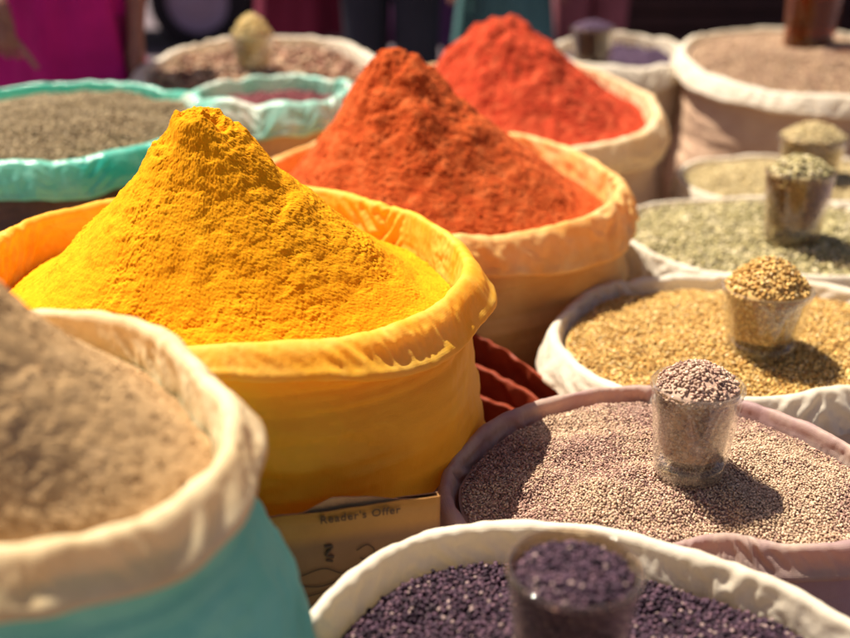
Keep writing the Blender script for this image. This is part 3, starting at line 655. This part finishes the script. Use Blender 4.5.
def carton():
    a = math.atan2(.045, .177)
    r = empty('paper_carton', (-.165, .662, 0), a, 'flattened printed carton reading Reader\'s Offer, tucked between the sacks', 'carton')
    m, nt, N, L = new_mat('printed_card'); tc = coords(nt); P = tc.outputs['Object']; sx = N('ShaderNodeSeparateXYZ'); L(P, sx.inputs[0])
    band = ramp(nt, sx.outputs['Z'], [(0, (.15, .075, .045)), (.446, (.18, .09, .05)), (.458, (.33, .155, .04)), (1, (.33, .155, .04))])
    n = noise(nt, P, 40, 5, .6); mr = N('ShaderNodeMapRange'); mr.inputs['To Min'].default_value = .7; mr.inputs['To Max'].default_value = 1.15; L(n, mr.inputs[0])
    mm = N('ShaderNodeVectorMath'); mm.operation = 'SCALE'; L(band, mm.inputs[0]); L(mr.outputs[0], mm.inputs['Scale'])
    p = principled(nt, mm.outputs[0], .6, .3); L(bump(nt, noise(nt, P, 300, 3), .3, .0006), p.inputs['Normal']); out(nt, p.outputs[0])
    V, F = wavy_panel(.183, .02, .478, .0012, 1., bow=.0016); link('front_panel', np_mesh('front_panel', V, F, True), m, r)
    V, F = wavy_panel(.183, .02, .476, .0012, 4.); V[:, 1] += .0062; link('back_panel', np_mesh('back_panel', V, F, True), plain('bare_card', (.36, .2, .11), (.3, .16, .09), 50, .8, .2), r)
    V, F = wavy_panel(.095, .466, .476, .0012, 7., lambda x: .0115*np.clip(1-np.abs(x-.024)/(.024+.045*(x > .024)), 0, 1)); V[:, 0] += .070; V[:, 1] += .0032
    link('top_flap', np_mesh('top_flap', V, F, True), bpy.data.materials['bare_card'], r)
    V, F = wavy_panel(.0165, .02, .476, .0012, 9., None, 6, 30, 0); V[:, 0] *= .4; V = V[:, [1, 0, 2]]; V[:, 0] += .182; V[:, 1] += .0005
    link('side_panel', np_mesh('side_panel', V, F[:, ::-1], True), m, r)
    ink = plain('dark_ink', (.05, .03, .025), (.07, .04, .03), 60, .7, .2)
    cu = bpy.data.curves.new('printed_words', 'FONT'); cu.body = "Reader's Offer"; cu.size = .0098; cu.extrude = .0002; cu.space_character = 1.12; cu.offset = .00012
    cu.materials.append(ink); t = as_mesh('printed_words', cu); t.parent = r; t.location = (.083, -.0027, .4685); t.rotation_euler = (PI/2, 0, 0)
    def stroke(pts, rad, name='printed_drawing'):
        c = bpy.data.curves.new(name, 'CURVE'); c.dimensions = '3D'; c.bevel_depth = rad; c.resolution_u = 6
        for pl in pts:
            s = c.splines.new('POLY'); q = spline(pl, 24); s.points.add(len(q)-1)
            for k, (x, z) in enumerate(q): s.points[k].co = (x, -.0022, z, 1)
        c.materials.append(ink); o = as_mesh(name, c); o.parent = r
    # loose line drawing printed under the band
    stroke([[(.112, 0.4380), (.121, 0.4420), (.127, 0.4350), (.122, 0.4280), (.115, 0.4300)], [(.066, 0.4210), (.085, 0.4250), (.100, 0.4180), (.118, 0.4230)],
            [(.062, 0.4120), (.082, 0.4080), (.105, 0.4130), (.124, 0.4060)], [(.070, 0.4000), (.095, 0.4030), (.116, 0.3960)], [(.068, 0.3885), (.092, 0.3920), (.112, 0.3860)]], .0005)
    stroke([[(.086, 0.4460), (.092, 0.4450), (.087, 0.4380), (.093, 0.4350)], [(.087, 0.4330), (.092, 0.4310)]], .0012, 'printed_emblem')
carton()

# ------------------------------------------------------------------ folded orange sacks lying in the gap
def folded():
    m = cloth('orange_folded_cloth', (.30, .05, .016), (.20, .03, .012), (.4, .07, .02), .15)
    spots = [(.070, 1.075, .385, -.62, .2, 'dark orange folded sack lying lowest in the gap behind the mauve sack'),
             (.088, 1.090, .400, -.60, .24, 'orange folded sack lying between two others behind the mauve sack'),
             (.108, 1.110, .415, -.56, .3, 'bright orange folded sack lying nearest to the golden seed sack')]
    for i, (x, y, z, rz, tl, lab) in enumerate(spots):
        # cross-section: a doubled sheet with a round fold, swept along its length and sagging
        sec = spline([(-.002, -.20), (-.0035, -.10), (-.0045, -.03), (-.0035, -.004), (0, .0), (.0035, -.004), (.0045, -.03), (.0035, -.10), (.002, -.20)], 48)
        n = 60; l = np.linspace(-.075, .075, n); V = []
        for q in l:
            k = 1+.2*math.sin(q*21+i*2); X = sec[:, 0]*k+.004*math.sin(q*24+i*1.3)+.006*crumple(np.full(len(sec), q), 0*sec[:, 0], sec[:, 1], 18, 70+i)+.0015*perlin(sec[:, 1]*40, q*60, i*1.)
            V.append(np.stack([np.full(len(sec), q), X+tl*sec[:, 1]*-.5, sec[:, 1]+.006*math.sin(q*16+i)-q*.30+.006*crumple(np.full(len(sec), q), sec[:, 0]*2, sec[:, 1], 22, 60+i)], -1))
        V = np.concatenate(V)
        o = link('folded_sack', np_mesh('folded_sack', V, grid_faces(n, len(sec), True), True, V[:, [0, 2]]), m); o.location = (x, y, z); o.rotation_euler = (0, 0, rz)
        tag(o, lab, 'folded sack', 'folded orange sacks in the gap')
folded()

# ------------------------------------------------------------------ people
SKIN = plain('brown_skin', (.33, .135, .095), (.28, .115, .08), 30, .5, .4, .15, .002)
HAIR = plain('black_hair', (.02, .015, .013), (.03, .02, .018), 60, .5, .4)
SOLE = plain('dark_shoe', (.05, .035, .03), (.07, .05, .04), 30, .6, .3)
def skin_body(name, chains, parent, mat):
    """chains: list of (points [(x,y,z,r)], index of the vertex they start from or None) -> one continuous skinned body"""
    vs, es, rs, ids = [], [], [], []
    for pts, root in chains:
        prev = root if root is None else ids[root[0]][root[1]]; cur = []
        for (x, y, z, r) in pts:
            vs.append((x, y, z)); rs.append(r)
            if prev is not None: es.append((prev, len(vs)-1))
            prev = len(vs)-1; cur.append(prev)
        ids.append(cur)
    me = bpy.data.meshes.new(name); me.from_pydata(vs, es, []); o = link(name, me, mat, parent)
    md = o.modifiers.new('Skin', 'SKIN'); md.use_smooth_shade = True
    if not me.skin_vertices: raise RuntimeError('no skin layer')
    for i, r in enumerate(rs): me.skin_vertices[0].data[i].radius = r if isinstance(r, tuple) else (r, r)
    me.skin_vertices[0].data[0].use_root = True
    sb = o.modifiers.new('Subdivision', 'SUBSURF'); sb.levels = 2; sb.render_levels = 2
    return o
def finger_chain(base, d, side, L, curl, r):
    """three bones, bending by curl (radians) at each knuckle about the axis `side`"""
    p = Vector(base); d = Vector(d).normalized(); ax = Vector(side).normalized(); pts = []
    for k, f in enumerate((.10, .38, .28, .24)):
        if k: d = Matrix.Rotation(curl, 3, ax) @ d
        p = p+d*L*f; pts.append((p.x, p.y, p.z, r*(1-.13*k)))
    return pts
def tube_cloth(rings, folds=0, fk=7, n=72, sub=8, seed=0):
    """rings: (cx, cy, z, rx, ry); hanging cloth with vertical folds growing towards the last ring"""
    P = spline(np.array(rings)[:, [2, 3]], len(rings)*sub); k = np.linspace(0, len(rings)-1, len(P)); R_ = np.array(rings)
    th = np.linspace(0, 2*PI, n, endpoint=False); V = []
    for i, q in enumerate(k):
        c = [np.interp(q, np.arange(len(rings)), R_[:, j]) for j in range(5)]
        f = 1+folds*(q/(len(rings)-1))*(np.sin(th*fk+seed)+.6*np.sin(th*(fk*2-1)+2*seed+i*.05))
        V.append(np.stack([c[0]+c[3]*f*np.cos(th), c[1]+c[4]*f*np.sin(th), np.full(n, c[2])], -1))
    return np.concatenate(V), grid_faces(len(P), n)[:, ::-1]
def person(label, loc, rz, H, top_mat, leg_mat, hem, skirt=False, point=False, stance=.09, group='people standing behind the stall', sway=0.0):
    r = empty('person', loc, rz, label, 'person', group); k = H/1.65; S_ = lambda *p: tuple(a*k for a in p)
    hip, sho = .86, 1.36; arm = []
    ch = [([S_(0, 0, .90, .13), S_(0, .005, 1.05, .115), S_(0, .01, 1.22, .13), S_(0, .0, 1.36, .085), S_(0, -.005, 1.42, .05), S_(0, -.015, 1.49, .062), S_(0, -.02, 1.56, .086), S_(0, -.015, 1.61, .055)], None)]
    for s in (-1, 1):
        b = len(ch); ch.append(([S_(s*stance, 0, .82, .085), S_(s*stance*1.05, -.01, .48, .056), S_(s*stance*1.05, .015, .26, .048), S_(s*stance*1.05, .02, .085, .034), S_(s*stance*1.15, -.05, .035, .030), S_(s*stance*1.25, -.13, .025, .024)], (0, 0)))
    for s in (-1, 1):
        fwd = -.10 if (point and s == -1) else -.03; ox = .02 if (point and s == -1) else 0
        b = len(ch)
        wr = (s*.085, -.26, .905) if (point and s == -1) else (s*.205, fwd-.03, .80)
        ch.append(([S_(s*.15, 0, 1.33, .055), S_(s*.19, .005, 1.24, .046), S_(s*.225, .0, 1.09, .036), S_(*((s*.19, -.15, 1.0) if (point and s == -1) else (s*.213, fwd*.6, .93)), .033), S_(*wr, .024), S_(wr[0]-.004*s, wr[1]-.008, wr[2]-.055, .030), S_(wr[0]-.006*s, wr[1]-.012, wr[2]-.085, .027)], (0, 3)))
        palm = Vector((wr[0]-.006*s, wr[1]-.012, wr[2]-.085)); last = 6
        nrm_ax = Vector((0, 1, 0)) if point and s == -1 else Vector((0, 1, 0))
        for j, (off, L, cu) in enumerate(((-.027, .072, .22), (-.009, .080, .26), (.009, .075, .32), (.026, .060, .40))):
            d = Vector((-.05*s, off*3.0, -1)); side = Vector((0, -s, 0))
            if point and s == -1:
                # hand turned so the first finger points down across the dress
                d = Vector((.62-.16*j, .0, -1)) if j == 0 else Vector((.30-.14*j, -.1, -1)); cu = .03 if j == 0 else .55; L *= 1.15 if j == 0 else .9
                base = palm+Vector((.026-.018*j, 0, -.004)); side = Vector((1, 0, 0))
            else: base = palm+Vector((0, off, 0))
            ch.append((finger_chain([a*k for a in base], d, side, L*k, cu, .0095*k), (b, last)))
        th_d = Vector((.5, -.35, -.9)) if (point and s == -1) else Vector((-.25*s, -.75, -.75))
        tb = Vector((wr[0], wr[1]-.022, wr[2]-.035))
        ch.append((finger_chain([a*k for a in tb], th_d, Vector((0, -s, 0)), .062*k, .2, .0105*k), (b, 5)))
    skin_body('body', ch, r, SKIN)
    # face and hair
    bm = bmesh.new(); bmesh.ops.create_uvsphere(bm, u_segments=32, v_segments=20, radius=1)
    for v in bm.verts:
        x, y, z = v.co; v.co = Vector((x*.098, y*.112+.012, z*.118+1.565))*k
        if y < -.15 and z < .55: v.co.y = .05*k
    link('hair', bm_mesh('hair', bm, True), HAIR, r)
    # garments
    if skirt:
        V, F = tube_cloth([S_(0, 0, .98, .135, .115), S_(0, 0, .84, .165, .14), S_(sway, 0, .5, .20, .16), S_(sway, 0, .06, .25, .19)], .05, 9, seed=2); link('skirt', np_mesh('skirt', V, F), leg_mat, r)
    else:
        V, F = tube_cloth([S_(0, 0, 1.0, .14, .125), S_(0, 0, .88, .162, .14), S_(0, 0, .78, .168, .13)], .01, 7)
        Vs = [V]; Fs = [F]; of = len(V)
        for s in (-1, 1):
            V, F = tube_cloth([S_(s*stance, 0, .86, .100, .108), S_(s*stance, -.008, .5, .080, .084), S_(s*stance*1.05, .01, .25, .072, .074), S_(s*stance*1.05, .01, .05, .074, .078)], .03, 6, seed=s); Vs.append(V); Fs.append(F+of); of += len(V)
        link('trousers', np_mesh('trousers', np.concatenate(Vs), np.concatenate(Fs)), leg_mat, r)
    w = .5 if hem < .7 else .2
    V, F = tube_cloth([S_(0, -.005, 1.43, .062, .06), S_(0, 0, 1.385, .15, .095), S_(0, .003, 1.25, .172, .135), S_(0, .003, 1.05, .158, .13), S_(0, 0, .88, .185, .16), S_(sway*.5, 0, (hem+.88)/2, .2+.03*w, .165), S_(sway, 0, hem, .215+.05*w, .18)], .085, 7, seed=1)
    Vs = [V]; Fs = [F]; of = len(V)
    for s in (-1, 1):
        V, F = tube_cloth([S_(s*.12, 0, 1.37, .04, .06), S_(s*.185, .004, 1.26, .062, .062), S_(s*.212, .016, 1.09, .054, .056)], .02, 5, seed=s); Vs.append(V); Fs.append(F+of); of += len(V)
    link('tunic', np_mesh('tunic', np.concatenate(Vs), np.concatenate(Fs)), top_mat, r)
    for s in (-1, 1):
        bm = bmesh.new(); bmesh.ops.create_uvsphere(bm, u_segments=20, v_segments=12, radius=1)
        for v in bm.verts: v.co = Vector((v.co.x*.044+s*stance*1.17, v.co.y*.125-.045, max(v.co.z, -.5)*.05+.028))*k
        link('shoe', bm_mesh('shoe', bm, True), SOLE, r)
    return r
cl = lambda n, c: plain(n, c, tuple(.8*x for x in c), 9, .8, .2, .3, .004)
MAG = cl('magenta_cotton', (.56, .012, .20)); person('person in a long magenta tunic with one finger pointing down behind the teal sack', (-.835, 2.40, 0), .08, 1.36, MAG, cl('dark_magenta_cotton', (.25, .01, .09)), .30, point=True, sway=.02)
person('person in a maroon tunic and pale trousers standing far behind the white rimmed sack', (-.44, 4.15, 0), .3, 1.62, cl('maroon_cotton', (0.165, 0.015, 0.041)), cl('lilac_cotton', (0.160, 0.112, 0.144)), .50)
person('person in a long purple tunic far behind the gap between the two red heaps', (.06, 4.5, 0), .1, 1.6, cl('purple_cotton', (.13, .035, .13)), cl('plum_cotton', (.09, .03, .08)), .42)
person('person in dark blue jeans far behind the orange red heap', (-.12, 3.75, 0), -.2, 1.70, cl('grey_shirt', (0.176, 0.176, 0.200)), cl('blue_denim', (0.026, 0.030, 0.044)), .84)
person('person in a teal skirt far behind the red chilli heap', (.30, 3.95, 0), .1, 1.58, cl('purple_shawl', (.16, .03, .15)), cl('teal_skirt', (0.080, 0.192, 0.200)), .80, skirt=True)
person('person in dusty pink trousers standing beside the dark shop front', (.72, 4.55, 0), 0, 1.66, cl('navy_shirt', (.03, .035, .08)), cl('pink_trousers', (0.336, 0.104, 0.128)), .86, stance=.08)

# ------------------------------------------------------------------ the street behind: shop front and parked car
def shop():
    r = empty('shop_front', (3.2, 5.6, 0), 0, 'dark brown shuttered shop front across the back right', 'shop')
    wm = plain('dark_timber', (.035, .014, .013), (.022, .009, .009), 6, .7, .2)
    bm = bmesh.new(); add_box(bm, (0, .15, 1.6), (4.8, .24, 3.2)); link('wall', bm_mesh('wall', bm), wm, r)
    for x in (-1.55, 0, 1.55):
        bm = bmesh.new()
        for i in range(26): add_box(bm, (x, .0, .12+i*.09), (1.36, .05, .082), bev=.012)
        link('shutter', bm_mesh('shutter', bm), plain('shutter_paint', (.05, .018, .016), (.035, .012, .012), 8, .6, .3), r)
    bm = bmesh.new(); add_box(bm, (0, -.10, .03), (4.9, .34, .06), bev=.01); link('step', bm_mesh('step', bm), wm, r)
    for x in (-2.34, -.775, .775, 2.34):
        bm = bmesh.new(); add_box(bm, (x, -.05, 1.3), (.12, .12, 2.6), bev=.008); link('post', bm_mesh('post', bm), wm, r)
    V, F = wavy_panel(4.9, 0, 1.0, .02, 3., None, 60, 12, .01); V = np.stack([V[:, 0]-2.45, -V[:, 2]*1.15-.0, 2.75-V[:, 2]*.35+V[:, 1]], -1)
    link('added_awning', np_mesh('added_awning', V, F), cl('added_awning_canvas', (.12, .05, .05)), r)  # unseen awning, added to keep the shop front in shade
shop()
def car():
    r = empty('parked_car', (-2.98, 8.35, 0), .03, 'parked car with dark wheel standing on the street at the back left', 'car')
    paint = plain('dusty_violet_paint', (.10, .06, .10), (.085, .05, .085), 3, .35, .5, .05, .002); dark = plain('car_glass', (.02, .02, .03), None, 5, .1, .6, 0)
    prof = [(-2.0, .38), (-2.02, .62), (-1.9, .86), (-1.05, .95), (-.55, 1.40), (.95, 1.44), (1.55, .98), (2.0, .92), (2.05, .6), (2.02, .38)]
    bm = bmesh.new(); nn = 9; rows = []
    for j in range(nn):
        y = -.82+1.64*j/(nn-1); e = 1-abs(j-(nn-1)/2)/((nn-1)/2); ins = .10*(1-min(1, e*2.2))
        rows.append([bm.verts.new((x*(1-ins*.25), y*(1-.10*max(0, (z-.9)/.5)), z-ins*.3*(z > .8))) for x, z in prof])
    for a, b in zip(rows, rows[1:]):
        for i in range(len(prof)): bm.faces.new((a[i], a[(i+1) % len(prof)], b[(i+1) % len(prof)], b[i]))
    bm.faces.new(rows[0]); bm.faces.new(rows[-1][::-1]); bmesh.ops.recalc_face_normals(bm, faces=bm.faces)
    link('body', bm_mesh('body', bm), paint, r)
    for s in (-1, 1):
        for pts in ([(-.95, .97), (-.52, 1.33), (.18, 1.36), (.18, .97)], [(.26, .97), (.26, 1.36), (.88, 1.36), (1.36, .98)]):
            bm = bmesh.new(); f = [bm.verts.new((x, s*(.835-.10*(z-.9)/.5*.9+.0), z)) for x, z in pts]; g = [bm.verts.new((x, s*(.80-.10*(z-.9)/.5*.9), z)) for x, z in pts]
            bm.faces.new(f); bm.faces.new(g[::-1])
            for i in range(4): bm.faces.new((f[i], g[i], g[(i+1) % 4], f[(i+1) % 4]))
            bmesh.ops.recalc_face_normals(bm, faces=bm.faces); link('window', bm_mesh('window', bm), dark, r)
        bm = bmesh.new(); add_box(bm, (-1.98, s*.55, .68), (.10, .30, .14), bev=.03); link('headlight', bm_mesh('headlight', bm), plain('lamp_lens', (.5, .5, .5), None, 5, .1, .6, 0), r)
        bm = bmesh.new(); add_box(bm, (-.0, s*.83, .80), (.16, .03, .03), bev=.008); link('handle', bm_mesh('handle', bm), dark, r)
    rub = plain('tyre_rubber', (.02, .016, .02), None, 20, .8, .2); alloy = plain('wheel_rim', (.30, .22, .30), (.25, .18, .25), 12, .4, .4)
    for x in (-1.30, 1.32):
        for s in (-1, 1):
            w = empty('wheel', (x, s*.80, .35)); w.parent = r
            p = spline([(.22, .09), (.27, .105), (.335, .10), (.35, .07), (.353, 0), (.35, -.07), (.335, -.10), (.27, -.105), (.22, -.09)], 40)
            V, F = lathe([(a, b) for a, b in p], 64); t = link('tyre', np_mesh('tyre', V[:, [0, 2, 1]], F), rub, w)
            V, F = lathe([(.228, .085*s), (.215, .075*s), (.20, .06*s), (.08, .07*s), (.04, .085*s), (0, .086*s)], 64); link('rim', np_mesh('rim', V[:, [0, 2, 1]], F), alloy, w)
car()
